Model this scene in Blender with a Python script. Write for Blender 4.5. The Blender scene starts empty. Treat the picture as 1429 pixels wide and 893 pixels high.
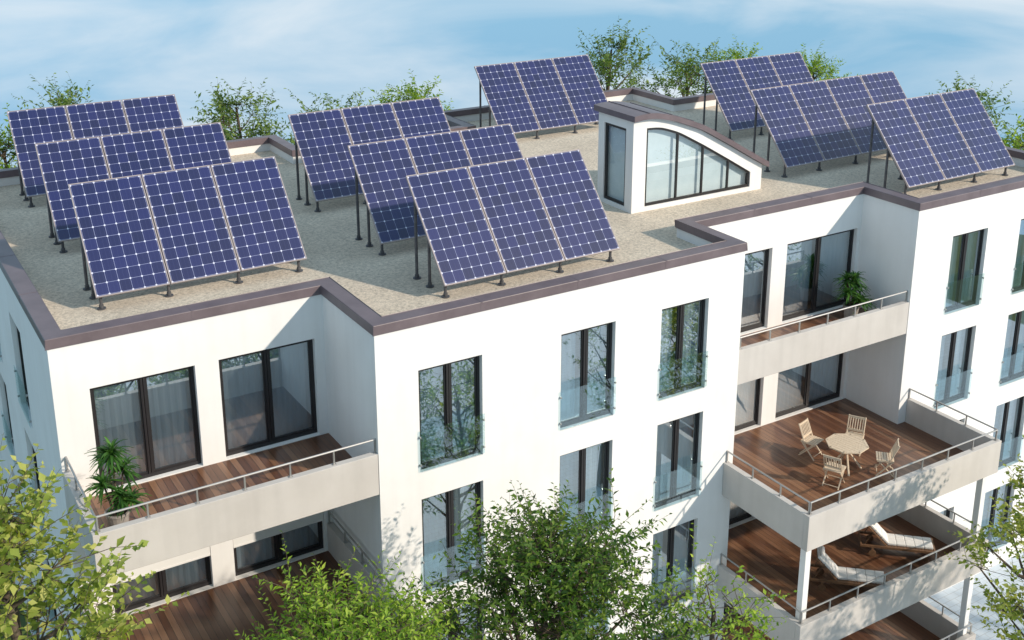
import bpy, math, random
import numpy as np
from mathutils import Vector, Matrix
random.seed(7)
sc=bpy.context.scene
sc.view_settings.view_transform='Standard'; sc.view_settings.look='None'; sc.view_settings.exposure=0
COL=sc.collection
GZ=-13.0

# ------------------------------------------------------------------ materials
def newmat(name):
    m=bpy.data.materials.new(name); m.use_nodes=True
    nt=m.node_tree; nt.nodes.clear()
    o=nt.nodes.new('ShaderNodeOutputMaterial')
    return m,nt,o
def N(nt,t,**k):
    n=nt.nodes.new(t)
    for a,b in k.items():
        if a=='ins':
            for i,v in b.items(): n.inputs[i].default_value=v
        else: setattr(n,a,b)
    return n
def L(nt,a,b): nt.links.new(a,b)
def ramp(nt,fac,stops):
    r=N(nt,'ShaderNodeValToRGB'); cr=r.color_ramp
    while len(cr.elements)>1: cr.elements.remove(cr.elements[-1])
    cr.elements[0].position=stops[0][0]; cr.elements[0].color=(*stops[0][1],1)
    for p,c in stops[1:]:
        e=cr.elements.new(p); e.color=(*c,1)
    L(nt,fac,r.inputs[0]); return r
def basic(name,c1,c2=None,scale=5,rough=.6,bump=0,bscale=60,metal=0,detail=5,spec=.5,stretch=None,coat=0,streak=0):
    m,nt,o=newmat(name)
    b=N(nt,'ShaderNodeBsdfPrincipled',ins={'Roughness':rough,'Metallic':metal,'Specular IOR Level':spec,'Coat Weight':coat})
    L(nt,b.outputs[0],o.inputs[0])
    tc=N(nt,'ShaderNodeTexCoord')
    vec=tc.outputs['Object']
    if stretch:
        mp=N(nt,'ShaderNodeMapping'); mp.inputs['Scale'].default_value=stretch; L(nt,vec,mp.inputs[0]); vec=mp.outputs[0]
    if c2:
        n=N(nt,'ShaderNodeTexNoise',ins={'Scale':scale,'Detail':detail,'Roughness':.6}); L(nt,vec,n.inputs['Vector'])
        r=ramp(nt,n.outputs[0],[(.35,c1),(.65,c2)]); out=r.outputs[0]
        if streak:
            mp2=N(nt,'ShaderNodeMapping'); mp2.inputs['Scale'].default_value=(4,4,.22); L(nt,tc.outputs['Object'],mp2.inputs[0])
            n3=N(nt,'ShaderNodeTexNoise',ins={'Scale':1.0,'Detail':5}); L(nt,mp2.outputs[0],n3.inputs['Vector'])
            r3=ramp(nt,n3.outputs[0],[(.3,(1-streak,)*3),(.55,(1,1,1))])
            mm=N(nt,'ShaderNodeMixRGB',blend_type='MULTIPLY',ins={0:1.}); L(nt,out,mm.inputs[1]); L(nt,r3.outputs[0],mm.inputs[2]); out=mm.outputs[0]
        L(nt,out,b.inputs['Base Color'])
    else: b.inputs['Base Color'].default_value=(*c1,1)
    if bump:
        n2=N(nt,'ShaderNodeTexNoise',ins={'Scale':bscale,'Detail':4}); L(nt,tc.outputs['Object'],n2.inputs['Vector'])
        bp=N(nt,'ShaderNodeBump',ins={'Strength':bump,'Distance':.02}); L(nt,n2.outputs[0],bp.inputs['Height']); L(nt,bp.outputs[0],b.inputs['Normal'])
    return m
M={}
M['wall']=basic('white_render',(.77,.755,.74),(.82,.81,.80),scale=.6,rough=.85,bump=.12,bscale=70,spec=.2,streak=.035)
M['parapet']=basic('beige_render',(.52,.485,.455),(.58,.545,.515),scale=.8,rough=.85,bump=.12,bscale=70,spec=.2,streak=.06)
M['cap']=basic('parapet_capping',(.125,.095,.105),(.165,.128,.14),scale=1.5,rough=.40,bump=.03,bscale=20,spec=.5)
M['frame']=basic('dark_window_frame',(.022,.02,.022),rough=.4)
M['rail']=basic('rail_metal',(.42,.41,.40),rough=.4,metal=.6)
M['steel']=basic('post_steel',(.09,.09,.10),(.13,.13,.14),scale=8,rough=.5,metal=.4)
M['alu']=basic('panel_frame_alu',(.38,.33,.33),rough=.38,metal=.25)
M['panelback']=basic('panel_back',(.35,.36,.38),rough=.6)
M['core']=basic('interior_wall',(.38,.39,.40),rough=.9)
M['curtain']=basic('curtain_cloth',(.58,.67,.73),(.68,.76,.81),scale=6,rough=.9,stretch=(3,3,.2))  # sky reflection in the panes is put into the curtains' pale blue
M['blind']=basic('blind_cloth',(.66,.68,.68),(.72,.73,.73),scale=3,rough=.9)
M['shutter']=basic('shutter_white',(.76,.75,.73),rough=.7)
M['teak']=basic('teak_wood',(.60,.47,.34),(.74,.61,.46),scale=12,rough=.6,stretch=(1,6,1))
M['cushion']=basic('cushion_cloth',(.78,.76,.73),(.83,.81,.79),scale=9,rough=.95,bump=.15,bscale=120)
M['darkwood']=basic('lounger_wood',(.16,.085,.045),(.24,.13,.07),scale=12,rough=.5)
M['pot']=basic('clay_pot',(.30,.27,.25),(.36,.33,.30),scale=8,rough=.8)
M['bark']=basic('bark',(.07,.05,.035),(.13,.10,.07),scale=14,rough=.95,bump=.5,bscale=40,stretch=(1,1,.3))
M['soil']=basic('soil',(.03,.02,.015),(.06,.045,.03),scale=30,rough=1)

def roofmat():
    m,nt,o=newmat('roof_fine_gravel')
    b=N(nt,'ShaderNodeBsdfPrincipled',ins={'Roughness':.95,'Specular IOR Level':.15}); L(nt,b.outputs[0],o.inputs[0])
    tc=N(nt,'ShaderNodeTexCoord')
    n=N(nt,'ShaderNodeTexNoise',ins={'Scale':.5,'Detail':6,'Roughness':.6}); L(nt,tc.outputs['Object'],n.inputs['Vector'])
    r=ramp(nt,n.outputs[0],[(.3,(.56,.48,.39)),(.7,(.70,.61,.50))])
    v=N(nt,'ShaderNodeTexNoise',ins={'Scale':13.0,'Detail':6,'Roughness':.9}); L(nt,tc.outputs['Object'],v.inputs['Vector'])
    r2=ramp(nt,v.outputs[0],[(.33,(.45,.45,.45)),(.5,(.98,.97,.96)),(.66,(1.32,1.30,1.27))])
    mx=N(nt,'ShaderNodeMixRGB',blend_type='MULTIPLY',ins={0:1.0}); L(nt,r.outputs[0],mx.inputs[1]); L(nt,r2.outputs[0],mx.inputs[2])
    L(nt,mx.outputs[0],b.inputs['Base Color'])
    bp=N(nt,'ShaderNodeBump',ins={'Strength':.7,'Distance':.03}); L(nt,v.outputs[0],bp.inputs['Height']); L(nt,bp.outputs[0],b.inputs['Normal'])
    return m
M['roof']=roofmat()

def deckmat():
    m,nt,o=newmat('deck_boards')
    b=N(nt,'ShaderNodeBsdfPrincipled',ins={'Roughness':.28,'Specular IOR Level':.6}); L(nt,b.outputs[0],o.inputs[0])
    tc=N(nt,'ShaderNodeTexCoord'); sp=N(nt,'ShaderNodeSeparateXYZ'); L(nt,tc.outputs['Object'],sp.inputs[0])
    mu=N(nt,'ShaderNodeMath',operation='MULTIPLY',ins={1:1/.145}); L(nt,sp.outputs['X'],mu.inputs[0])
    fl=N(nt,'ShaderNodeMath',operation='FLOOR'); L(nt,mu.outputs[0],fl.inputs[0])
    fr=N(nt,'ShaderNodeMath',operation='FRACT'); L(nt,mu.outputs[0],fr.inputs[0])
    wn=N(nt,'ShaderNodeTexWhiteNoise',noise_dimensions='1D'); L(nt,fl.outputs[0],wn.inputs['W'])
    cb=N(nt,'ShaderNodeCombineXYZ'); L(nt,mu.outputs[0],cb.inputs[0])
    ys=N(nt,'ShaderNodeMath',operation='MULTIPLY',ins={1:.5}); L(nt,sp.outputs['Y'],ys.inputs[0]); L(nt,ys.outputs[0],cb.inputs[1])
    wz=N(nt,'ShaderNodeMath',operation='MULTIPLY',ins={1:30.}); L(nt,wn.outputs[0],wz.inputs[0]); L(nt,wz.outputs[0],cb.inputs[2])
    gn=N(nt,'ShaderNodeTexNoise',ins={'Scale':2.2,'Detail':5,'Roughness':.6}); L(nt,cb.outputs[0],gn.inputs['Vector'])
    ad=N(nt,'ShaderNodeMath',operation='MULTIPLY_ADD',ins={1:.55}); L(nt,wn.outputs[0],ad.inputs[0]); 
    g2=N(nt,'ShaderNodeMath',operation='MULTIPLY',ins={1:.6}); L(nt,gn.outputs[0],g2.inputs[0]); L(nt,g2.outputs[0],ad.inputs[2])
    r=ramp(nt,ad.outputs[0],[(.15,(.075,.030,.016)),(.5,(.155,.068,.036)),(.85,(.28,.145,.08))])
    gap=N(nt,'ShaderNodeMath',operation='LESS_THAN',ins={1:.06}); L(nt,fr.outputs[0],gap.inputs[0])
    mx=N(nt,'ShaderNodeMixRGB',ins={2:(.012,.008,.006,1)}); L(nt,gap.outputs[0],mx.inputs[0]); L(nt,r.outputs[0],mx.inputs[1])
    L(nt,mx.outputs[0],b.inputs['Base Color'])
    iv=N(nt,'ShaderNodeMath',operation='SUBTRACT',ins={0:1.0}); L(nt,gap.outputs[0],iv.inputs[1])
    bp=N(nt,'ShaderNodeBump',ins={'Strength':.6,'Distance':.01}); L(nt,iv.outputs[0],bp.inputs['Height']); L(nt,bp.outputs[0],b.inputs['Normal'])
    return m
M['deck']=deckmat()

def glassmat(name,refl,tint,fres=True):
    m,nt,o=newmat(name)
    t=N(nt,'ShaderNodeBsdfTransparent',ins={0:(*tint,1)})
    g=N(nt,'ShaderNodeBsdfGlossy',ins={0:(.90,.97,1,1),'Roughness':.008})
    mx=N(nt,'ShaderNodeMixShader',ins={0:refl})
    if fres:
        fr=N(nt,'ShaderNodeFresnel',ins={0:1.45})
        ad=N(nt,'ShaderNodeMath',operation='ADD',ins={1:refl},use_clamp=True); L(nt,fr.outputs[0],ad.inputs[0]); L(nt,ad.outputs[0],mx.inputs[0])
    L(nt,t.outputs[0],mx.inputs[1]); L(nt,g.outputs[0],mx.inputs[2])
    L(nt,mx.outputs[0],o.inputs[0]); return m
M['glass']=glassmat('window_glass',.40,(.86,.94,.98))
M['dglass']=glassmat('dormer_glass',.14,(.86,.94,.97),False)
M['bglass']=glassmat('balustrade_glass',.14,(.88,.96,.98),False)

def solarmat():
    m,nt,o=newmat('solar_cells')
    b=N(nt,'ShaderNodeBsdfPrincipled',ins={'Roughness':.36,'Specular IOR Level':.5,'Coat Weight':.6,'Coat Roughness':.04}); L(nt,b.outputs[0],o.inputs[0])
    uv=N(nt,'ShaderNodeUVMap',uv_map='UVMap'); sp=N(nt,'ShaderNodeSeparateXYZ'); L(nt,uv.outputs[0],sp.inputs[0])
    def mth(op,a,bv=None,c=None):
        n=N(nt,'ShaderNodeMath',operation=op)
        for i,x in enumerate((a,bv,c)):
            if x is None: continue
            if isinstance(x,(int,float)): n.inputs[i].default_value=x
            else: L(nt,x,n.inputs[i])
        return n.outputs[0]
    fx=mth('ABSOLUTE',mth('SUBTRACT',mth('FRACT',sp.outputs[0]),.5)); fy=mth('ABSOLUTE',mth('SUBTRACT',mth('FRACT',sp.outputs[1]),.5))
    line=mth('GREATER_THAN',mth('MAXIMUM',fx,fy),.482)
    dia=mth('GREATER_THAN',mth('ADD',fx,fy),.895)
    bb=mth('LESS_THAN',mth('ABSOLUTE',mth('SUBTRACT',mth('FRACT',mth('MULTIPLY',sp.outputs[0],3.0)),.5)),.04)
    cx=mth('FLOOR',sp.outputs[0]); cy=mth('FLOOR',sp.outputs[1])
    cb=N(nt,'ShaderNodeCombineXYZ'); L(nt,cx,cb.inputs[0]); L(nt,cy,cb.inputs[1])
    wn=N(nt,'ShaderNodeTexWhiteNoise',noise_dimensions='2D'); L(nt,cb.outputs[0],wn.inputs['Vector'])
    r=ramp(nt,wn.outputs[0],[(0,(.004,.007,.060)),(1,(.009,.013,.10))])
    m1=N(nt,'ShaderNodeMixRGB',ins={2:(.05,.06,.17,1)}); L(nt,mth('MULTIPLY',bb,.3),m1.inputs[0]); L(nt,r.outputs[0],m1.inputs[1])
    m2=N(nt,'ShaderNodeMixRGB',ins={2:(.22,.24,.40,1)}); L(nt,line,m2.inputs[0]); L(nt,m1.outputs[0],m2.inputs[1])
    m3=N(nt,'ShaderNodeMixRGB',ins={2:(.62,.64,.78,1)}); L(nt,dia,m3.inputs[0]); L(nt,m2.outputs[0],m3.inputs[1])
    L(nt,m3.outputs[0],b.inputs['Base Color'])
    return m
M['solar']=solarmat()

def leafmat(name,cols,trans=.35):
    m,nt,o=newmat(name)
    g=N(nt,'ShaderNodeNewGeometry')
    r=ramp(nt,g.outputs['Random Per Island'],[(i/(len(cols)-1),c) for i,c in enumerate(cols)])
    d=N(nt,'ShaderNodeBsdfPrincipled',ins={'Roughness':.5,'Specular IOR Level':.3}); L(nt,r.outputs[0],d.inputs['Base Color'])
    t=N(nt,'ShaderNodeBsdfTranslucent'); mu=N(nt,'ShaderNodeMixRGB',blend_type='MULTIPLY',ins={0:1.,2:(1.5,1.5,.6,1)}); L(nt,r.outputs[0],mu.inputs[1]); L(nt,mu.outputs[0],t.inputs[0])
    mx=N(nt,'ShaderNodeMixShader',ins={0:trans}); L(nt,d.outputs[0],mx.inputs[1]); L(nt,t.outputs[0],mx.inputs[2]); L(nt,mx.outputs[0],o.inputs[0])
    return m
M['leafmid']=leafmat('leaves_green',[(.030,.070,.012),(.065,.14,.022),(.13,.225,.032),(.23,.32,.055)],.4)
M['leaflight']=leafmat('leaves_light',[(.14,.20,.035),(.26,.33,.06),(.39,.43,.10),(.50,.49,.16)],.4)
M['leaflime']=leafmat('leaves_lime',[(.10,.20,.02),(.20,.33,.035),(.31,.44,.05),(.40,.50,.08)],.4)
M['leafback']=leafmat('leaves_far',[(.075,.13,.035),(.12,.20,.05),(.19,.28,.07),(.27,.35,.10)],.4)
M['leafplant']=leafmat('leaves_plant',[(.025,.08,.015),(.05,.14,.025),(.10,.23,.04)],.25)

def groundmat():
    m,nt,o=newmat('grass_ground')
    b=N(nt,'ShaderNodeBsdfPrincipled',ins={'Roughness':.95}); L(nt,b.outputs[0],o.inputs[0])
    tc=N(nt,'ShaderNodeTexCoord')
    n=N(nt,'ShaderNodeTexNoise',ins={'Scale':.25,'Detail':8}); L(nt,tc.outputs['Object'],n.inputs['Vector'])
    r=ramp(nt,n.outputs[0],[(.3,(.045,.07,.022)),(.55,(.08,.12,.035)),(.75,(.13,.15,.07))]); L(nt,r.outputs[0],b.inputs['Base Color'])
    return m
M['ground']=groundmat()
def pavemat():
    m,nt,o=newmat('reflection_paving')
    b=N(nt,'ShaderNodeBsdfPrincipled',ins={'Roughness':.85}); L(nt,b.outputs[0],o.inputs[0])
    tc=N(nt,'ShaderNodeTexCoord')
    br=N(nt,'ShaderNodeTexBrick',ins={'Scale':1.1,'Color1':(.58,.64,.70,1),'Color2':(.53,.59,.65,1),'Mortar':(.42,.44,.46,1),'Mortar Size':.01}); L(nt,tc.outputs['Object'],br.inputs['Vector'])  # slabs kept pale blue to lighten what the windows mirror
    L(nt,br.outputs[0],b.inputs['Base Color']); return m
M['pave']=pavemat()

# ------------------------------------------------------------------ mesh builder
class MB:
    def __init__(s): s.v=[];s.f=[];s.uv=[]
    def quad(s,a,b,c,d,uv=None):
        n=len(s.v); s.v+=[tuple(a),tuple(b),tuple(c),tuple(d)]; s.f.append((n,n+1,n+2,n+3)); s.uv.append(uv)
    def poly(s,pts):
        n=len(s.v); s.v+=[tuple(p) for p in pts]; s.f.append(tuple(range(n,n+len(pts)))); s.uv.append(None)
    def box(s,x0,x1,y0,y1,z0,z1,mat=None):
        P=[Vector((x,y,z)) for z in(z0,z1) for y in(y0,y1) for x in(x0,x1)]
        if mat is not None: P=[mat@p for p in P]
        n=len(s.v); s.v+=[tuple(p) for p in P]
        for f in((0,2,3,1),(4,5,7,6),(0,1,5,4),(2,6,7,3),(0,4,6,2),(1,3,7,5)): s.f.append(tuple(n+i for i in f)); s.uv.append(None)
    def tube(s,p,q,r0,r1=None,n=8,caps=True):
        r1=r0 if r1 is None else r1
        p=Vector(p);q=Vector(q);d=(q-p).normalized()
        a=d.cross(Vector((0,0,1)) if abs(d.z)<.9 else Vector((1,0,0))).normalized();b=d.cross(a)
        k=len(s.v)
        for c,r in((p,r0),(q,r1)):
            for i in range(n):
                t=2*math.pi*i/n; s.v.append(tuple(c+(a*math.cos(t)+b*math.sin(t))*r))
        for i in range(n): s.f.append((k+i,k+(i+1)%n,k+n+(i+1)%n,k+n+i)); s.uv.append(None)
        if caps:
            s.f.append(tuple(range(k+n-1,k-1,-1))); s.f.append(tuple(range(k+n,k+2*n))); s.uv+=[None,None]
    def obj(s,name,mat,parent=None,bevel=0,smooth=False,data=False):
        me=bpy.data.meshes.new(name); me.from_pydata(s.v,[],s.f); me.materials.append(mat)
        if any(u is not None for u in s.uv):
            ul=me.uv_layers.new(name='UVMap')
            for pi,p in enumerate(me.polygons):
                if s.uv[pi]:
                    for k,li in enumerate(p.loop_indices): ul.data[li].uv=s.uv[pi][k]
        if smooth:
            for p in me.polygons: p.use_smooth=True
        me.update()
        if data: return me
        return mkobj(name,me,parent,bevel)
def mkobj(name,me,parent=None,bevel=0,M_=None):
    o=bpy.data.objects.new(name,me); COL.objects.link(o)
    if parent: o.parent=parent
    if M_ is not None: o.matrix_local=M_
    if bevel:
        b=o.modifiers.new('bevel','BEVEL'); b.width=bevel; b.segments=2; b.limit_method='ANGLE'
    return o
def empty(name,loc=(0,0,0),rz=0):
    e=bpy.data.objects.new(name,None); COL.objects.link(e); e.location=loc; e.rotation_euler=(0,0,rz); e.empty_display_size=.3
    return e

# ------------------------------------------------------------------ building
XL,YA,X1,YB,X2,X3=-5.68,2.69,9.85,1.95,16.10,23.6
FL=[-3.38,-6.38,-9.38,-12.38]
bld=empty('apartment_building')
walls=MB();frames=MB();glass=MB();curt=MB();bgl=MB();shut=MB();brail=MB()
def wall(axis,pos,a0,a1,z0,z1,ops,inward,depth=.2):
    P=(lambda a,d,z:(a,pos+inward*d,z)) if axis=='y' else (lambda a,d,z:(pos+inward*d,a,z))
    xs=sorted({a0,a1,*[o[0] for o in ops],*[o[1] for o in ops]}); zs=sorted({z0,z1,*[o[2] for o in ops],*[o[3] for o in ops]})
    for i in range(len(xs)-1):
        for j in range(len(zs)-1):
            ca=(xs[i]+xs[i+1])/2;cz=(zs[j]+zs[j+1])/2
            if any(o[0]<ca<o[1] and o[2]<cz<o[3] for o in ops): continue
            walls.quad(P(xs[i],0,zs[j]),P(xs[i+1],0,zs[j]),P(xs[i+1],0,zs[j+1]),P(xs[i],0,zs[j+1]))
    for o in ops:
        xa,xb,za,zb=o[:4]; kw=o[4] if len(o)>4 else {}
        for (p,q) in(((xa,za),(xb,za)),((xb,za),(xb,zb)),((xb,zb),(xa,zb)),((xa,zb),(xa,za))):
            walls.quad(P(p[0],0,p[1]),P(q[0],0,q[1]),P(q[0],depth+.1,q[1]),P(p[0],depth+.1,p[1]))
        def bx(mb,u0,u1,d0,d1,w0,w1):
            A=P(u0,d0,w0);B=P(u1,d1,w1)
            mb.box(min(A[0],B[0]),max(A[0],B[0]),min(A[1],B[1]),max(A[1],B[1]),w0,w1)
        e=.004;fw=.065;d0,d1=depth-.08,depth
        bx(frames,xa+e,xa+fw,d0,d1,za+e,zb-e);bx(frames,xb-fw,xb-e,d0,d1,za+e,zb-e)
        bx(frames,xa+fw,xb-fw,d0,d1,za+e,za+fw+.02);bx(frames,xa+fw,xb-fw,d0,d1,zb-fw,zb-e)
        n=kw.get('n',2)
        for k in range(1,n):
            c=xa+(xb-xa)*k/n
            bx(frames,c-.055,c-.006,d0-.012,d1-.01,za+fw+.02,zb-fw); bx(frames,c+.006,c+.055,d0-.012,d1-.01,za+fw+.02,zb-fw)
        for k in range(n):
            s0=xa+(xb-xa)*k/n+(fw if k==0 else .055); s1=xa+(xb-xa)*(k+1)/n-(fw if k==n-1 else .055)
            bx(frames,s0,s0+.035,d0+.02,d1-.02,za+fw+.02,zb-fw); bx(frames,s1-.035,s1,d0+.02,d1-.02,za+fw+.02,zb-fw)
            bx(frames,s0+.035,s1-.035,d0+.02,d1-.02,za+fw+.02,za+fw+.07); bx(frames,s0+.035,s1-.035,d0+.02,d1-.02,zb-fw-.04,zb-fw)
        rng=random.Random(int((xa*17+za*31+pos*7)*10))
        g=depth-.035
        for k in range(n):
            s0=xa+(xb-xa)*k/n+.05; s1=xa+(xb-xa)*(k+1)/n-.05
            t1=rng.uniform(-.006,.006);t2=rng.uniform(-.006,.006)
            glass.quad(P(s0,g+t1,za+fw),P(s1,g-t1,za+fw),P(s1,g-t1+t2,zb-fw),P(s0,g+t1+t2,zb-fw))
        op=kw.get('open',rng.choice([0,.02,.08,.2]))
        wd=(xb-xa)
        for (c0,c1) in((xa+.01,xa+wd*(.5-op/2)),(xa+wd*(.5+op/2),xb-.01)):
            st=int((c1-c0)/.05)+1;prev=None
            for k in range(st+1):
                a=c0+(c1-c0)*k/st; d=depth+.12+.014*math.sin(a*38+rng.random()*.6)
                if prev: curt.quad(P(prev[0],prev[1],za+.03),P(a,d,za+.03),P(a,d,zb-.01),P(prev[0],prev[1],zb-.01))
                prev=(a,d)
        if kw.get('jul'):
            bx(bgl,xa-.03,xb+.03,-.045,-.033,za+.05,za+1.0)
            for c in(xa-.012,xb+.012):
                for zz in(za+.2,za+.85): bx(brail,c-.016,c+.016,-.052,-.001,zz-.02,zz+.02)
        if kw.get('shut'):
            bx(shut,xa+.01,xb-.01,depth-.19,depth-.1,kw['shut'],zb-.01)
            bx(shut,xa+.01,xb-.01,depth-.198,depth-.09,kw['shut']-.04,kw['shut'])
fac=[(.958,2.478),(4.503,5.995),(7.331,8.765)]
right=[(17.64,19.16),(20.64,22.16)]
wall('y',0,0,X1,GZ,0,[(a,b,f,f+2.37,{'jul':1}) for f in FL for a,b in fac],1)
wall('y',0,X2,X3,GZ,0,[(a,b,f,f+2.37,{'jul':1}) for f in FL for a,b in right],1)
lops=[]
for i,f in enumerate(FL):
    for a,b in((-4.988,-2.875),(-2.371,-.222)):
        lops.append((a,b,f+.02,f+2.36,{'shut':f+.86,'open':.1} if i>=1 else {'open':.04}))
wall('y',YA,XL,0,GZ,0,lops,1)
wall('y',YB,X1,X2,GZ,0,[(a,b,f+.02,f+2.36,{'n':n,'open':.06}) for f in FL for a,b,n in((10.45,12.7,2),(13.25,15.98,2))],1)
wall('x',0,0,YA,GZ,0,[],1);wall('x',X1,0,YB,GZ,0,[],-1);wall('x',X2,0,YB,GZ,0,[],1)
YKL,YKN,YKM,YKR=16.75,14.65,17.1,14.5
wall('x',XL,YA,YKL,GZ,0,[(a,b,f,f+2.37,{'jul':1}) for f in FL for a,b in((6.4,7.9),(10.6,12.1))],1)
outline=[(XL,YA),(0,YA),(0,0),(X1,0),(X1,YB),(X2,YB),(X2,0),(X3,0),(X3,YKR),(19.5,YKR),(19.5,YKM),(10.2,YKM),(10.2,YKN),(4.15,YKN),(4.15,YKL),(XL,YKL)]
for i in range(7,len(outline)-1):
    (ax,ay),(bx_,by)=outline[i],outline[i+1]
    walls.quad((ax,ay,GZ),(bx_,by,GZ),(bx_,by,0),(ax,ay,0))
def offset(poly,d):
    n=len(poly);out=[]
    for i in range(n):
        p0=Vector(poly[i-1]);p1=Vector(poly[i]);p2=Vector(poly[(i+1)%n])
        d1=(p1-p0).normalized();d2=(p2-p1).normalized()
        n1=Vector((-d1.y,d1.x));n2=Vector((-d2.y,d2.x))
        out.append(p1+(n1+n2)*d if abs(d1.dot(d2))<.5 else p1+n1*d)
    return out
outer=offset(outline,-.03);inner=offset(outline,.33);inn=offset(outline,.29)
cap=MB();n=len(outline)
for i in range(n):
    j=(i+1)%n
    A,B,C,D=outer[i],outer[j],inner[j],inner[i]
    z0,z1=.002,.2
    cap.quad((*A,z1),(*B,z1),(*C,z1+.0),(*D,z1)); cap.quad((*A,z0),(*B,z0),(*B,z1),(*A,z1)); cap.quad((*D,z0),(*C,z0),(*C,z1),(*D,z1)); cap.quad((*A,z0),(*B,z0),(*C,z0),(*D,z0))
    walls.quad((*inn[i],-.25),(*inn[j],-.25),(*inn[j],.0),(*inn[i],.0))
walls.obj('walls',M['wall'],bld)
capo=cap.obj('parapet_capping',M['cap'],bld)
w=capo.modifiers.new('w','WELD');w.merge_threshold=.001
b=capo.modifiers.new('b','BEVEL');b.width=.015;b.segments=2
rf=MB();rf.poly([(*p,-.25) for p in inn]);rf.obj('flat_roof',M['roof'],bld)
sm=MB()
def seam_line(p,q):
    p=Vector(p);q=Vector(q);d=(q-p);Ln=d.length;d/=Ln
    k=int(Ln/3.0)
    for i in range(1,k+1):
        c=p+d*(Ln*i/(k+1)); a=math.atan2(d.y,d.x)
        R_=Matrix.Translation((c.x,c.y,0))@Matrix.Rotation(a,4,'Z')
        sm.box(-.022,.022,-.034,.334,.0,.2035,R_)
for i in range(n): seam_line(outline[i],outline[(i+1)%n])
sm.obj('capping_joints',M['cap'],bld)
frames.obj('window_frames',M['frame'],bld);glass.obj('window_glass',M['glass'],bld);curt.obj('curtains',M['curtain'],bld,smooth=True)
bgl.obj('glass_balustrades',M['bglass'],bld);brail.obj('balustrade_clamps',M['rail'],bld);shut.obj('roller_shutters',M['shutter'],bld)
core=MB()
core.box(XL+1.4,-.2,YA+1.5,YKN-1,GZ,-.5);core.box(.35,X1-.6,1.6,YKN-1,GZ,-.5);core.box(X1-.5,X2+.5,YB+1.5,YKN-1,GZ,-.5);core.box(X2+.7,X3-1,1.6,YKR-1,GZ,-.5)
for f in FL:
    for bb in((XL+.31,-.01,YA+.32),(.01,X1-.31,.32),(X1-.3,X2+.3,YB+.32),(X2+.31,X3-.3,.32)):
        core.box(bb[0],bb[1],bb[2],13,f-.2,f-.01)
core.obj('interior_core',M['core'],bld)

def balcony(x0,x1,y0,y1,f,sides,rail_h=.30,name='balcony'):
    e=empty(name); e.parent=bld
    s=MB(); p=MB(); d=MB(); r=MB()
    T=.16
    s.box(x0+T,x1-T if 'R' in sides else x1,y0+T,y1,f-.215,f-.012)
    d.quad((x0+T,y0+T,f),(x1-(T if 'R' in sides else 0),y0+T,f),(x1-(T if 'R' in sides else 0),y1,f),(x0+T,y1,f))
    zt=f+.72
    p.box(x0,x1,y0,y0+T,f-.215,zt)
    lines=[((x0,y0+.05,zt),(x1,y0+.05,zt),'f')]
    if 'L' in sides: p.box(x0,x0+T,y0+T,sides['L'],f-.215,zt); lines.append(((x0+.05,y0,zt),(x0+.05,sides['L'],zt),'l'))
    if 'R' in sides: p.box(x1-T,x1,y0+T,sides['R'],f-.215,zt); lines.append(((x1-.05,y0,zt),(x1-.05,sides['R'],zt),'r'))
    for a,b_,k in lines:
        o_=Vector((.05 if k=='l' else -.05 if k=='r' else 0,.05 if k=='f' else 0,0))
        a=Vector(a)+o_;b_=Vector(b_)+o_
        dr=(b_-a).normalized()
        a=a+dr*.1
        if k=='f' and 'R' in sides: b_=b_-dr*.1
        Ln=(b_-a).length
        up=Vector((0,0,rail_h))
        r.tube(a+up,b_+up,.022,n=8)
        k2=max(2,int(round(Ln/.95)))
        for i in range(k2+1):
            q=a+dr*(Ln*i/k2)
            if i in(0,k2): q=a+dr*(.02 if i==0 else Ln-.02)
            r.box(q.x-.016,q.x+.016,q.y-.016,q.y+.016,zt-.002,zt+rail_h)
            r.box(q.x-.04,q.x+.04,q.y-.04,q.y+.04,zt-.001,zt+.012)
    s.obj('slab',M['wall'],e);p.obj('parapet',M['parapet'],e,bevel=.01);d.obj('deck',M['deck'],e);r.obj('railing',M['rail'],e)
    return e
balcony(XL,-.004,.012,YA-.004,FL[0],{'L':YA-.005})
for f in FL[1:3]: balcony(XL,-.004,-3.0,YA-.004,f,{'L':YA-.005,'R':YA-.005})
balcony(X1+.004,X2-.004,.012,YB-.004,FL[0],{},name='balcony')
T0,T1,TD=9.532,16.568,-2.99
for f in FL[1:]:
    e=balcony(T0,T1,TD,-.004,f,{'L':-.005,'R':-.005},name='terrace')
    d=MB();d.quad((X1+.003,-.004,f+.001),(X2-.003,-.004,f+.001),(X2-.003,YB-.003,f+.001),(X1+.003,YB-.003,f+.001));d.obj('deck_inner',M['deck'],e)
    d=MB();d.box(X1+.003,X2-.003,-.003,YB-.003,f-.215,f-.012);d.obj('slab_inner',M['wall'],e)
cl=MB()
for f0,f1 in((FL[2],FL[1]),(FL[3],FL[2])):
    for x in(T0+.17,T1-.17-.18): cl.box(x,x+.18,TD+.17,TD+.35,f0+.0,f1-.216)
cl.obj('terrace_columns',M['wall'],bld,bevel=.008)

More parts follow.
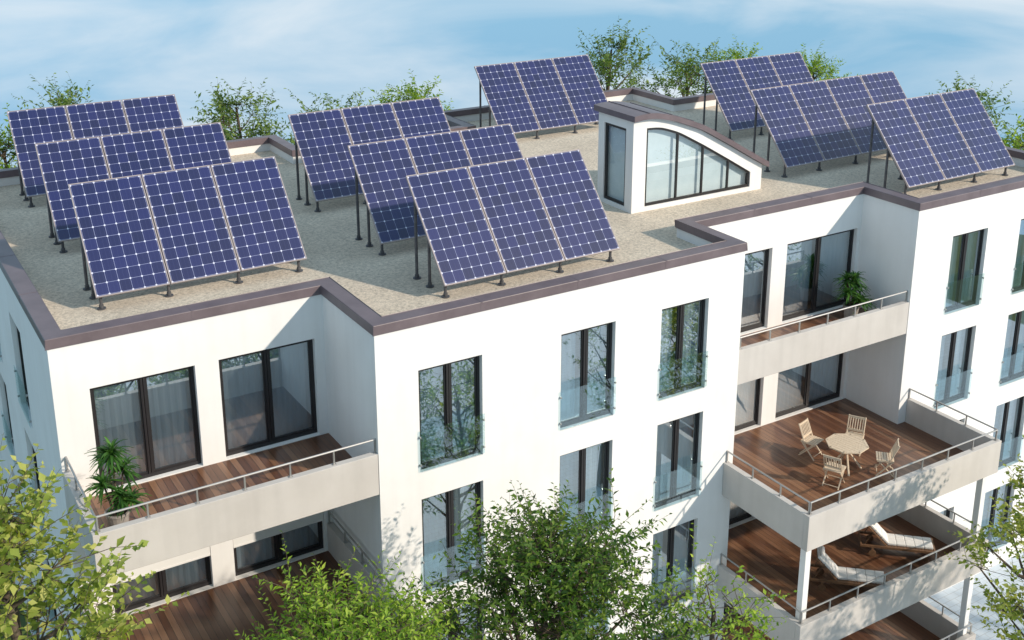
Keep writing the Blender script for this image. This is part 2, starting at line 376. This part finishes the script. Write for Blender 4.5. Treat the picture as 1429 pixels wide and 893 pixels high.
# ------------------------------------------------------------------ rooftop dormer
dm=empty('rooftop_dormer')
DY0,DY1=4.45,6.05;zr=-.25
rc=[(9.70,2.50),(10.0,2.54),(10.46,2.53),(11.09,2.38),(12.13,2.0),(13.23,1.40),(14.0,.96),(14.70,.58)]
def interp(pts,x):
    for (a,b),(c,d) in zip(pts,pts[1:]):
        if a<=x<=c: return b+(d-b)*(x-a)/(c-a)
    return pts[0][1] if x<pts[0][0] else pts[-1][1]
def smooth_curve(pts,n=60):
    xs=np.linspace(pts[0][0],pts[-1][0],n); ys=np.array([interp(pts,x) for x in xs])
    for _ in range(6): ys[1:-1]=(ys[:-2]+2*ys[1:-1]+ys[2:])/4
    return list(zip(xs.tolist(),ys.tolist()))
RC=smooth_curve(rc); top=lambda x:interp(RC,x)-.17
wc=[(10.23,2.10),(10.7,2.08),(11.36,1.86),(12.29,1.37),(13.26,.82),(14.1,.33)]
WC=smooth_curve(wc,48); wt=lambda x:interp(WC,x)
dw=MB();df=MB();dg=MB();dr_=MB();dc=MB()
xa,xb=9.78,14.54;wb=-.12;wr=14.1
xs=sorted(set([xa,xb,10.23,wr]+[x for x,_ in RC if xa<x<xb]+[x for x,_ in WC]))
for a,b in zip(xs,xs[1:]):
    m=(a+b)/2
    if 10.23<m<wr:
        dw.quad((a,DY0,wt(a)),(b,DY0,wt(b)),(b,DY0,top(b)),(a,DY0,top(a)))
        dw.quad((a,DY0,zr),(b,DY0,zr),(b,DY0,wb),(a,DY0,wb))
        dw.quad((a,DY0,wt(a)),(b,DY0,wt(b)),(b,DY0+.14,wt(b)),(a,DY0+.14,wt(a)))
        dw.quad((a,DY0,wb),(b,DY0,wb),(b,DY0+.14,wb),(a,DY0+.14,wb))
        df.quad((a,DY0+.04,wt(a)-.07),(b,DY0+.04,wt(b)-.07),(b,DY0+.04,wt(b)),(a,DY0+.04,wt(a)))
        df.quad((a,DY0+.04,wt(a)-.07),(b,DY0+.04,wt(b)-.07),(b,DY0+.1,wt(b)-.07),(a,DY0+.1,wt(a)-.07))
        dg.quad((a,DY0+.08,wb+.03),(b,DY0+.08,wb+.03),(b,DY0+.08,wt(b)-.03),(a,DY0+.08,wt(a)-.03))
        dc.quad((a,DY0+.2,zr),(b,DY0+.2,zr),(b,DY0+.2,top(b)-.05),(a,DY0+.2,top(a)-.05))
    else: dw.quad((a,DY0,zr),(b,DY0,zr),(b,DY0,top(b)),(a,DY0,top(a)))
    dw.quad((a,DY1,zr),(b,DY1,zr),(b,DY1,top(b)),(a,DY1,top(a)))
for x in(10.23,wr): dw.quad((x,DY0,wb),(x,DY0+.14,wb),(x,DY0+.14,wt(x)),(x,DY0,wt(x)))
df.box(10.235,wr-.005,DY0+.038,DY0+.1,wb+.003,wb+.08)
for x,wd in((10.235,.07),(11.34,.05),(12.27,.05),(13.24,.05),(wr-.07,.065)): df.box(x,x+wd,DY0+.036,DY0+.1,wb+.08,wt(x+wd)-.05)
ya,yb,za,zb=4.78,5.78,-.13,2.08
for (y0,y1,z0,z1) in((DY0,ya,zr,top(xa)),(yb,DY1,zr,top(xa)),(ya,yb,zb,top(xa)),(ya,yb,zr,za)): dw.quad((xa,y0,z0),(xa,y1,z0),(xa,y1,z1),(xa,y0,z1))
for (p,q) in(((ya,za),(yb,za)),((yb,za),(yb,zb)),((yb,zb),(ya,zb)),((ya,zb),(ya,za))): dw.quad((xa,p[0],p[1]),(xa,q[0],q[1]),(xa+.14,q[0],q[1]),(xa+.14,p[0],p[1]))
df.box(xa+.04,xa+.1,ya+.003,ya+.08,za+.003,zb-.003);df.box(xa+.04,xa+.1,yb-.08,yb-.003,za+.003,zb-.003);df.box(xa+.04,xa+.1,ya+.08,yb-.08,za+.003,za+.08);df.box(xa+.04,xa+.1,ya+.08,yb-.08,zb-.08,zb-.003)
dg.quad((xa+.07,ya+.05,za+.05),(xa+.07,yb-.05,za+.05),(xa+.07,yb-.05,zb-.05),(xa+.07,ya+.05,zb-.05))
dc.quad((xa+.16,DY0+.21,zr),(xa+.16,DY1-.05,zr),(xa+.16,DY1-.05,2.2),(xa+.16,DY0+.21,2.2))
dw.quad((xb,DY0,zr),(xb,DY1,zr),(xb,DY1,top(xb)),(xb,DY0,top(xb)))
for (a,za_),(b,zb_) in zip(RC,RC[1:]):
    y0,y1=DY0-.14,DY1+.14
    dr_.quad((a,y0,za_),(b,y0,zb_),(b,y1,zb_),(a,y1,za_));dr_.quad((a,y0,za_-.16),(b,y0,zb_-.16),(b,y1,zb_-.16),(a,y1,za_-.16))
    dr_.quad((a,y0,za_-.16),(b,y0,zb_-.16),(b,y0,zb_),(a,y0,za_));dr_.quad((a,y1,za_-.16),(b,y1,zb_-.16),(b,y1,zb_),(a,y1,za_))
for x,z in(RC[0],RC[-1]): dr_.quad((x,DY0-.14,z-.16),(x,DY1+.14,z-.16),(x,DY1+.14,z),(x,DY0-.14,z))
dw.obj('walls',M['wall'],dm);df.obj('window_frame',M['frame'],dm);dg.obj('window_glass',M['dglass'],dm);dr_.obj('curved_roof',M['cap'],dm);dc.obj('roller_blinds',M['blind'],dm)
sm=MB()
for k in range(6,58,9):
    x,z=RC[k]; sm.box(x-.012,x+.012,DY0-.145,DY1+.145,z-.0,z+.02)
sm.obj('roof_seams',M['cap'],dm)

# ------------------------------------------------------------------ solar arrays
W3,LL,TI=4.796,2.743,math.radians(49.5)
PZ=.105-zr
def make_array_meshes(nmod,w):
    mw=w/nmod; pan=MB();fr=MB();bk=MB();ps=MB()
    R=Matrix.Translation((0,0,PZ))@Matrix.Rotation(TI,4,'X')
    for i in range(nmod):
        x0=i*mw+.012;x1=(i+1)*mw-.012
        g=.024
        P=[R@Vector(p) for p in((x0+g,g,.0),(x1-g,g,.0),(x1-g,LL-g,.0),(x0+g,LL-g,.0))]
        o=i*7.0
        pan.quad(*P,uv=[(o-.06,-.06),(o+6.06,-.06),(o+6.06,10.06),(o-.06,10.06)])
        fr.box(x0,x1,0,g,-.045,.008,R);fr.box(x0,x1,LL-g,LL,-.045,.008,R);fr.box(x0,x0+g,g,LL-g,-.045,.008,R);fr.box(x1-g,x1,g,LL-g,-.045,.008,R)
        bk.box(x0+g,x1-g,g,LL-g,-.03,-.012,R)
    for l in(.45,LL*.5,LL-.4): ps.box(.05,w-.05,l-.03,l+.03,-.10,-.047,R)
    def at(x,l): return R@Vector((x,l,-.1))
    nx=nmod
    for i in range(nx+1):
        x=min(max(i*mw,.14),w-.14)
        ps.box(x-.025,x+.025,.05,LL-.1,-.15,-.10,R)
        for l,r in((LL*.86,.036),(LL*.50,.036),(.22,.034)):
            if l>1 and l<2 and i not in(0,nx): continue
            p=at(x,l); ps.tube((x,p.y,0.012),(x,p.y,p.z-.03),r,n=10)
            ps.tube((x,p.y,0),(x,p.y,.025),.095,n=14); ps.tube((x,p.y,.025),(x,p.y,.10),.05,n=10)
    return [('solar_modules',pan.obj('solar_modules',M['solar'],data=True)),('module_frames',fr.obj('module_frames',M['alu'],data=True)),('module_backs',bk.obj('module_backs',M['panelback'],data=True)),('support_posts',ps.obj('support_posts',M['steel'],data=True))]
A3m=make_array_meshes(3,W3);A4m=make_array_meshes(4,6.45)
for x,y,k in((-4.317,4.698,3),(-4.254,9.049,3),(-4.222,13.569,3),(2.352,1.416,3),(2.386,4.749,3),(2.425,8.961,3),(10.756,13.012,3),(17.319,1.405,3),(17.778,9.351,3),(15.94,4.827,4)):
    e=empty('solar_panel_array',(x,y,zr+.002))
    for nme,me in(A3m if k==3 else A4m): mkobj(nme,me,e)

# ------------------------------------------------------------------ furniture
def garden_table(x,y,f):
    e=empty('garden_table',(x,y,f),.2);t=MB()
    R=.56;Hh=.73
    oc=[(R*math.cos(math.pi/8+i*math.pi/4),R*math.sin(math.pi/8+i*math.pi/4)) for i in range(8)]
    nsl=10;wd=2*R*.924/nsl
    for i in range(nsl):
        a=-R*.924+i*wd+.006;b=a+wd-.012
        def ext(xx):
            c=R*math.cos(math.pi/8);k=R*math.sin(math.pi/8)
            return c if abs(xx)<=k else c-(abs(xx)-k)
        ya_,yb_=ext(a)-.03,ext(b)-.03
        z0,z1=Hh-.022,Hh
        P=[(a,-ya_),(b,-yb_),(b,yb_),(a,ya_)]
        t.quad(*[(p[0],p[1],z1) for p in P]);t.quad(*[(p[0],p[1],z0) for p in P])
        for j in range(4):
            p,q=P[j],P[(j+1)%4];t.quad((*p,z0),(*q,z0),(*q,z1),(*p,z1))
    for i in range(8):
        p=Vector((*oc[i],0));q=Vector((*oc[(i+1)%8],0));d=(q-p);Ln=d.length;an=math.atan2(d.y,d.x)
        Mx=Matrix.Translation((p.x,p.y,0))@Matrix.Rotation(an,4,'Z');t.box(.0,Ln,0,.06,Hh-.03,Hh+.004,Mx)
    for an in(math.pi/4,3*math.pi/4,5*math.pi/4,7*math.pi/4):
        c=Vector((math.cos(an),math.sin(an),0))
        t.tube(c*.42,-c*.10+Vector((0,0,Hh-.03)),.028,n=6)
    t.box(-.4,.4,-.03,.03,Hh-.08,Hh-.03);t.box(-.03,.03,-.4,.4,Hh-.079,Hh-.031)
    t.obj('table_wood',M['teak'],e);return e
def chair_mesh():
    t=MB()
    for s in(-1,1):
        y=s*.22
        t.tube((.22,y,0),(-.20,y,.46),.018,n=6)
        t.tube((-.24,y*.92,0),(.20,y*.92,.44),.018,n=6)
        t.tube((-.02,y,.25),(-.30,y,.92),.018,n=6)
        t.box(-.20,.22,y-.016,y+.016,.425,.455)
    for i in range(7):
        x=-.18+i*.065; t.box(x-.025,x+.025,-.235,.235,.456,.472)
    for z in(.56,.88):
        xx=-.02-(z-.25)/.67*.28; t.box(xx-.012,xx+.012,-.22,.22,z-.03,z+.03)
    for i in range(6):
        y=-.165+i*.066
        p=Vector((-.02-(.58-.25)/.67*.28,y,.58));q=Vector((-.02-(.87-.25)/.67*.28,y,.87));t.tube(p,q,.015,n=5)
    t.tube((.2,-.2,.1),(.2,.2,.1),.012,n=5);t.tube((-.22,-.2,.06),(-.22,.2,.06),.012,n=5)
    return t.obj('chair_wood',M['teak'],data=True)
cm=chair_mesh()
TX,TY=12.97,-.95
garden_table(TX,TY,FL[1])
for cx_,cy_ in((12.70,.02),(13.84,-.42),(12.10,-1.36),(13.66,-1.66)):
    e=empty('folding_garden_chair',(cx_,cy_,FL[1]),math.atan2(TY-cy_,TX-cx_)); mkobj('chair_wood',cm,e)
def lounger(hx,hy,fx,fy,f):
    # head end at (hx,hy), foot end towards (fx,fy)
    e=empty('sun_lounger',(hx,hy,f),math.atan2(fy-hy,fx-hx)); fr=MB();cu=MB();wh=MB()
    Ln=1.95
    for s in(-.33,.33): fr.box(0,Ln,s-.022,s+.022,.25,.32)
    fr.box(Ln-.022,Ln+.022,-.352,.352,.249,.321);fr.box(-.022,.022,-.352,.352,.249,.321)
    for s in(-.33,.33):
        fr.box(1.70,1.78,s-.024,s+.024,0,.25); fr.box(.28,.34,s-.024,s+.024,.09,.25)
        a=-.39 if s<0 else .355
        wh.tube((.31,a,.10),(.31,a+.035,.10),.10,n=20)
    for i in range(16): x=.68+i*.08; fr.box(x-.028,x+.028,-.305,.305,.30,.318)
    B=Matrix.Translation((.68,0,.33))@Matrix.Rotation(math.radians(46),4,'Y')
    for s in(-.29,.29): fr.box(-.80,0,s-.02,s+.02,-.035,0,B)
    for i in range(9): x=-.76+i*.09; fr.box(x-.028,x+.028,-.27,.27,-.002,.012,B)
    for s in(-.25,.25): fr.tube(B@Vector((-.5,s,-.03)),(.10,s,.29),.014,n=6)
    # quilted cushion: back, seat, neck roll
    for i in range(3):
        for j in(0,1): cu.box(-.78+i*.258,-.78+(i+1)*.258-.001,-.255+j*.256,-.001+j*.256,.013,.085,B)
    for i in range(5):
        for j in(0,1):
            x=.70+i*.242; cu.box(x,x+.241,-.255+j*.256,-.001+j*.256,.320,.392)
    cu.tube(B@Vector((-.70,-.22,.13)),B@Vector((-.70,.22,.13)),.065,n=14)
    fr.obj('frame',M['darkwood'],e,bevel=.004);wh.obj('wheels',M['darkwood'],e)
    c=cu.obj('cushion',M['cushion'],e);b=c.modifiers.new('b','BEVEL');b.width=.022;b.segments=3;b.limit_method='ANGLE'
    return e
lounger(11.85,-1.05,13.2,-2.3,FL[2]);lounger(14.2,-.65,15.55,-1.9,FL[2])

def potted_plant(x,y,f,h,seed):
    e=empty('potted_palm_plant',(x,y,f));rng=random.Random(seed)
    p=MB();n=20
    prof=[(.15,0),(.17,.02),(.22,.36),(.24,.38),(.24,.42),(.20,.42),(.19,.37)]
    for (r0,z0),(r1,z1) in zip(prof,prof[1:]):
        for i in range(n):
            a=2*math.pi*i/n;b=2*math.pi*(i+1)/n
            p.quad((r0*math.cos(a),r0*math.sin(a),z0),(r0*math.cos(b),r0*math.sin(b),z0),(r1*math.cos(b),r1*math.sin(b),z1),(r1*math.cos(a),r1*math.sin(a),z1))
    p.obj('pot',M['pot'],e,smooth=True)
    s=MB();s.poly([(.19*math.cos(2*math.pi*i/n),.19*math.sin(2*math.pi*i/n),.375) for i in range(n)]);s.obj('soil',M['soil'],e)
    st=MB();lf=MB()
    heads=[(0.02,0.0,h-.35),(.22,.1,h*.62),(-.22,-.08,h*.55),(.05,-.2,h*.42),(-.05,.2,h*.75),(.25,-.15,h*.36)]
    for hx,hy,hz in heads:
        st.tube((hx*.2,hy*.2,.3),(hx,hy,hz),.025,.018,n=7)
        for k in range(50):
            az=rng.uniform(0,6.283);el=rng.uniform(-.15,1.35);Ln=rng.uniform(.34,.54)*(1-.15*abs(el-.6))
            d=Vector((math.cos(az)*math.cos(el),math.sin(az)*math.cos(el),math.sin(el)))
            sd=Vector((-math.sin(az),math.cos(az),0));base=Vector((hx,hy,hz-rng.uniform(0,.18)))
            pts=[]
            for q in range(5):
                t=q/4;c=base+d*Ln*t+Vector((0,0,-.22*Ln*t*t*2.2));w_=.032*(1-t)**.6*(.5+min(1,t*4)*.5)+.002
                pts.append((c-sd*w_+Vector((0,0,.008)),c,c+sd*w_+Vector((0,0,.008))))
            k0=len(lf.v)
            for a in pts: lf.v+= [tuple(v) for v in a]
            for q in range(4):
                o=k0+q*3;lf.f+= [(o,o+1,o+4,o+3),(o+1,o+2,o+5,o+4)];lf.uv+=[None,None]
    st.obj('stems',M['bark'],e);lf.obj('leaves',M['leafplant'],e,smooth=True)
potted_plant(-5.0,1.15,FL[0],2.1,3);potted_plant(15.2,1.25,FL[0],1.6,5)

# ------------------------------------------------------------------ trees
def tubes_np(P,Q,r0,r1,k=4):
    P=np.asarray(P);Q=np.asarray(Q);n=len(P);D=Q-P;D/=np.linalg.norm(D,axis=1,keepdims=True)+1e-9
    ref=np.where(np.abs(D[:,2:3])<.9,np.array([[0,0,1.]]),np.array([[1.,0,0]]))
    A=np.cross(D,ref);A/=np.linalg.norm(A,axis=1,keepdims=True);B=np.cross(D,A)
    V=np.zeros((n,2,k,3))
    for i in range(k):
        t=2*math.pi*i/k;o=A*math.cos(t)+B*math.sin(t)
        V[:,0,i]=P+o*np.reshape(r0,(-1,1));V[:,1,i]=Q+o*np.reshape(r1,(-1,1))
    base=(np.arange(n)*2*k)[:,None]
    F=[]
    for i in range(k):
        j=(i+1)%k;F.append(np.concatenate([base+i,base+j,base+k+j,base+k+i],1))
    return V.reshape(-1,3),np.stack(F,1).reshape(-1,4)
def mesh_np(name,V,F,mat):
    me=bpy.data.meshes.new(name);m=F.shape[1]
    me.vertices.add(len(V));me.vertices.foreach_set('co',V.astype(np.float32).ravel())
    me.loops.add(F.size);me.loops.foreach_set('vertex_index',F.astype(np.int32).ravel())
    me.polygons.add(len(F));me.polygons.foreach_set('loop_start',np.arange(0,F.size,m,dtype=np.int32))
    try: me.polygons.foreach_set('loop_total',np.full(len(F),m,dtype=np.int32))
    except Exception: pass
    me.materials.append(mat);me.update(calc_edges=True);me.validate()
    return me
def tree_meshes(height,rad,crown_frac,ncl,ntw,nlf,leaf,mat,seed,twl=.75,lw=.42,up=.7,gap=0.0):
    r=np.random.default_rng(seed)
    ch=height*crown_frac;cz0=height-ch
    def trunkpt(z): return np.array([.25*math.sin(z*.35+seed),.25*math.cos(z*.3+seed*2)-.25*math.cos(seed*2),z])*np.array([min(1,z/3)]*2+[1])
    BP=[];BQ=[];R0=[];R1=[]
    zs=np.linspace(0,height-.5,16)
    rr=lambda z:.035+(.03*height*.55)*(1-z/height)
    for a,b in zip(zs,zs[1:]): BP.append(trunkpt(a));BQ.append(trunkpt(b));R0.append(rr(a));R1.append(rr(b))
    C=[]
    for i in range(ncl):
        h=(i+.5)/ncl; h=h**.85; ang=i*2.39996+r.uniform(-.4,.4)
        if r.random()<gap: continue
        prof=max(0.12,math.sin(math.pi*min(1,.12+h*.86))**.75)
        q=rad*prof*r.uniform(.35,1.05)*(1.15 if i%5==0 else 1)
        z=cz0+ch*h+r.uniform(-.3,.3)
        z=min(z,height-.35)
        c=trunkpt(max(z,.1))+np.array([math.cos(ang)*q,math.sin(ang)*q,0]);C.append(c)
        s=trunkpt(max(.5,z-.55*q-.3));m=(s*.55+c*.45)+np.array([0,0,-.12*q])
        m+=r.normal(0,.05,3)
        rb=.014+.018*q
        BP+= [s,m];BQ+=[m,c];R0+=[rb*1.5,rb];R1+=[rb,rb*.45]
    C=np.array(C);ncl=len(C)
    ci=np.repeat(np.arange(ncl),ntw)
    n=len(ci);ax=np.stack([trunkpt(z) for z in C[:,2]])
    out=C-ax;out/=np.linalg.norm(out,axis=1,keepdims=True)+1e-6
    spread=.14+.10*rad
    S=C[ci]+r.normal(0,1,(n,3))*np.array([spread,spread,spread*.8])*r.uniform(.4,1.1,(n,1))
    D=out[ci]*.75+np.array([0,0,up])+r.normal(0,.5,(n,3));D/=np.linalg.norm(D,axis=1,keepdims=True)
    Ln=twl*r.uniform(.5,1.35,n)
    E=S+D*Ln[:,None]
    V1,F1=tubes_np(np.array(BP),np.array(BQ),np.array(R0),np.array(R1),6)
    V2,F2=tubes_np(C[ci],S+1e-4,np.full(n,.010),np.full(n,.007),3)
    V3,F3=tubes_np(S,E,np.full(n,.007),np.full(n,.002),3)
    V=np.concatenate([V1,V2,V3]);F=np.concatenate([F1,F2+len(V1),F3+len(V1)+len(V2)])
    bark=mesh_np('trunk_and_branches',V,F,M['bark'])
    j=np.tile(np.arange(nlf),n);k=np.repeat(np.arange(n),nlf)
    t=(j+.6)/nlf;keep=r.random(len(k))<.9;j=j[keep];k=k[keep];t=t[keep];m=len(k)
    d=D[k];ref=np.array([0,0,1.])+r.normal(0,.15,(m,3));sd=np.cross(d,ref);sd/=np.linalg.norm(sd,axis=1,keepdims=True)+1e-6
    upv=np.cross(sd,d);a=(j%2)*math.pi+r.normal(0,.7,m)
    side=sd*np.cos(a)[:,None]+upv*np.sin(a)[:,None]
    ld=d*.55+side*.85+np.array([0,0,-.15])+r.normal(0,.18,(m,3));ld/=np.linalg.norm(ld,axis=1,keepdims=True)
    pos=S[k]+d*(Ln[k]*t)[:,None]
    ls=leaf*r.uniform(.6,1.2,m)*(1-.35*(t>.85))
    nr=np.array([0,0,1.])+r.normal(0,.5,(m,3));wv=np.cross(ld,nr);wv/=np.linalg.norm(wv,axis=1,keepdims=True)+1e-6
    nn=np.cross(wv,ld)
    b=pos;tip=pos+ld*ls[:,None]-nn*(ls*.08)[:,None];mid=pos+ld*(ls*.45)[:,None]
    Lp=mid+wv*(ls*lw*.5)[:,None]+nn*(ls*.08)[:,None];Rp=mid-wv*(ls*lw*.5)[:,None]+nn*(ls*.08)[:,None]
    VV=np.stack([b,Lp,tip,Rp],1).reshape(-1,3);bs=(np.arange(m)*4)[:,None]
    FF=np.stack([np.concatenate([bs,bs+1,bs+2],1),np.concatenate([bs,bs+2,bs+3],1)],1).reshape(-1,3)
    return bark,mesh_np('leaves',VV,FF,mat)
def put_tree(name,ms,x,y,z=GZ,rot=0,s=1):
    e=empty(name,(x,y,z),rot);e.scale=(s,s,s)
    mkobj('trunk_and_branches',ms[0],e);mkobj('leaves',ms[1],e)
put_tree('ash_tree',tree_meshes(10.45,2.15,.46,66,19,16,.145,M['leafmid'],3,twl=.9),1.2,-4.1)
put_tree('willow_tree',tree_meshes(10.95,1.6,.42,50,18,18,.135,M['leaflime'],9,twl=.8,lw=.36),-2.95,-4.7)
put_tree('birch_tree',tree_meshes(13.6,1.35,.5,50,11,12,.175,M['leaflight'],5,twl=.75,lw=.66),-7.55,-3.6)
put_tree('birch_tree',tree_meshes(8.8,1.5,.6,48,10,11,.16,M['leaflight'],21,twl=.75,lw=.62),14.8,-6.3)
put_tree('birch_tree',tree_meshes(8.5,1.4,.5,28,7,12,.13,M['leaflime'],31,twl=.8,lw=.5),4.5,-5.0)
rowm=tree_meshes(9.0,1.9,.72,44,7,10,.19,M['leafback'],41,twl=1.0,gap=.2)
for x,y,s,ro in((4.6,-9.8,.9,0),(9.2,-10.5,1.0,1.2),(13.8,-10.3,.93,3),(19.6,-11,1,4.4),(25.5,-10.8,1,.7)):
    put_tree('street_tree',rowm,x,y,GZ,ro,s)
bm1=tree_meshes(14.6,1.9,.5,46,11,13,.22,M['leafback'],51,twl=1.0,up=1.0,gap=.2)
bm2=tree_meshes(13.6,2.8,.5,64,11,12,.23,M['leafback'],52,twl=1.0,up=.9,gap=.2)
bm3=tree_meshes(13.2,2.5,.5,54,11,12,.22,M['leaflime'],53,twl=.9,up=.8,gap=.15)
for ms,x,y,s,ro in((bm1,-1.3,21,.98,0),(bm3,-3.9,21.5,.99,2),(bm1,-5.2,19.5,.93,1),(bm1,4.3,21,.95,2),(bm3,11.5,22,.97,1),(bm2,8.4,22.5,.93,3),(bm1,20.7,20.6,1.0,4.2),(bm2,25.4,21,.99,2.6),(bm3,28.5,21.5,.98,.4),(bm3,33.8,20.5,.93,3.3),(bm1,29.9,8.8,.92,1),(bm3,28.6,5.2,.95,5),(bm2,34,7.0,.86,2)):
    put_tree('background_tree',ms,x,y,GZ,ro,s)

# ------------------------------------------------------------------ ground
seg=96;rings=[0,6,12,20,30,40,50,60,75,100,150,240,400,700,1200,2000]
gv=[(8,2,GZ)];gf=[]
def gz(r): return GZ if r<=50 else GZ-(r-50)*.42
for r in rings[1:]:
    for i in range(seg):
        a=2*math.pi*i/seg;gv.append((8+r*math.cos(a),2+r*math.sin(a),gz(r)))
for i in range(seg): gf.append((0,1+i,1+(i+1)%seg))
for k in range(len(rings)-2):
    for i in range(seg):
        a=1+k*seg+i;b=1+k*seg+(i+1)%seg;gf.append((a,a+seg,b+seg,b))
me=bpy.data.meshes.new('ground');me.from_pydata(gv,[],gf);me.materials.append(M['ground']);mkobj('ground',me)
pv=MB();pv.quad((-8,-28,GZ+.004),(40,-28,GZ+.004),(40,-.0,GZ+.004),(-8,0,GZ+.004));pv.obj('reflection_pavement',M['pave'])  # out-of-view pale sheet, added so the window panes reflect something bright

# ------------------------------------------------------------------ light and sky
SUN=Vector((.50,-.72,.45)).normalized()
el=math.asin(SUN.z);az=math.atan2(SUN.x,SUN.y)
sl=bpy.data.lights.new('sun','SUN');sl.energy=4.3;sl.angle=math.radians(1.2);sl.color=(1,.88,.73)
so=bpy.data.objects.new('sun',sl);COL.objects.link(so);so.rotation_euler=(-SUN).to_track_quat('-Z','Y').to_euler();so.location=(30,-40,30)
w=bpy.data.worlds.new('World');sc.world=w;w.use_nodes=True;nt=w.node_tree;nt.nodes.clear()
o=N(nt,'ShaderNodeOutputWorld');bg=N(nt,'ShaderNodeBackground',ins={1:.135});L(nt,bg.outputs[0],o.inputs[0])
tc=N(nt,'ShaderNodeTexCoord');sp=N(nt,'ShaderNodeSeparateXYZ');L(nt,tc.outputs['Generated'],sp.inputs[0])
ab=N(nt,'ShaderNodeMath',operation='ABSOLUTE');L(nt,sp.outputs[2],ab.inputs[0])
mz=N(nt,'ShaderNodeMath',operation='ADD',ins={1:.10});L(nt,ab.outputs[0],mz.inputs[0])
cb=N(nt,'ShaderNodeCombineXYZ');L(nt,sp.outputs[0],cb.inputs[0]);L(nt,sp.outputs[1],cb.inputs[1]);L(nt,mz.outputs[0],cb.inputs[2])
sky=N(nt,'ShaderNodeTexSky');sky.sky_type='NISHITA';sky.sun_disc=False;sky.sun_elevation=el;sky.sun_rotation=az;sky.air_density=1.0;sky.dust_density=.6;sky.ozone_density=1.0
L(nt,cb.outputs[0],sky.inputs[0])
hz=N(nt,'ShaderNodeMixRGB',ins={0:.6,2:(2.2,4.6,6.3,1)});L(nt,sky.outputs[0],hz.inputs[1])
mp=N(nt,'ShaderNodeMapping');mp.inputs['Scale'].default_value=(1,1,4.5);mp.inputs['Rotation'].default_value=(0.05,.12,0);L(nt,tc.outputs['Generated'],mp.inputs[0])
cn=N(nt,'ShaderNodeTexNoise',ins={'Scale':3.0,'Detail':7,'Roughness':.52,'Distortion':.4});L(nt,mp.outputs[0],cn.inputs['Vector'])
cr=ramp(nt,cn.outputs[0],[(.40,(0,0,0)),(.68,(.88,.88,.88))])
mx=N(nt,'ShaderNodeMixRGB',ins={2:(6.0,6.5,6.9,1)});L(nt,cr.outputs[0],mx.inputs[0]);L(nt,hz.outputs[0],mx.inputs[1])
L(nt,mx.outputs[0],bg.inputs[0])

# ------------------------------------------------------------------ camera
yaw=math.radians(31.637);pit=math.radians(-16.454)
F=Vector((math.sin(yaw)*math.cos(pit),math.cos(yaw)*math.cos(pit),math.sin(pit)))
c=bpy.data.cameras.new('camera');co=bpy.data.objects.new('camera',c);COL.objects.link(co)
co.location=(-8.754,-19.55,9.125);co.rotation_euler=F.to_track_quat('-Z','Y').to_euler()
c.sensor_width=36;c.lens=36*1608.3/1429;c.shift_x=-.00266;c.shift_y=-.1196;c.clip_end=6000;c.clip_start=.1
sc.camera=co
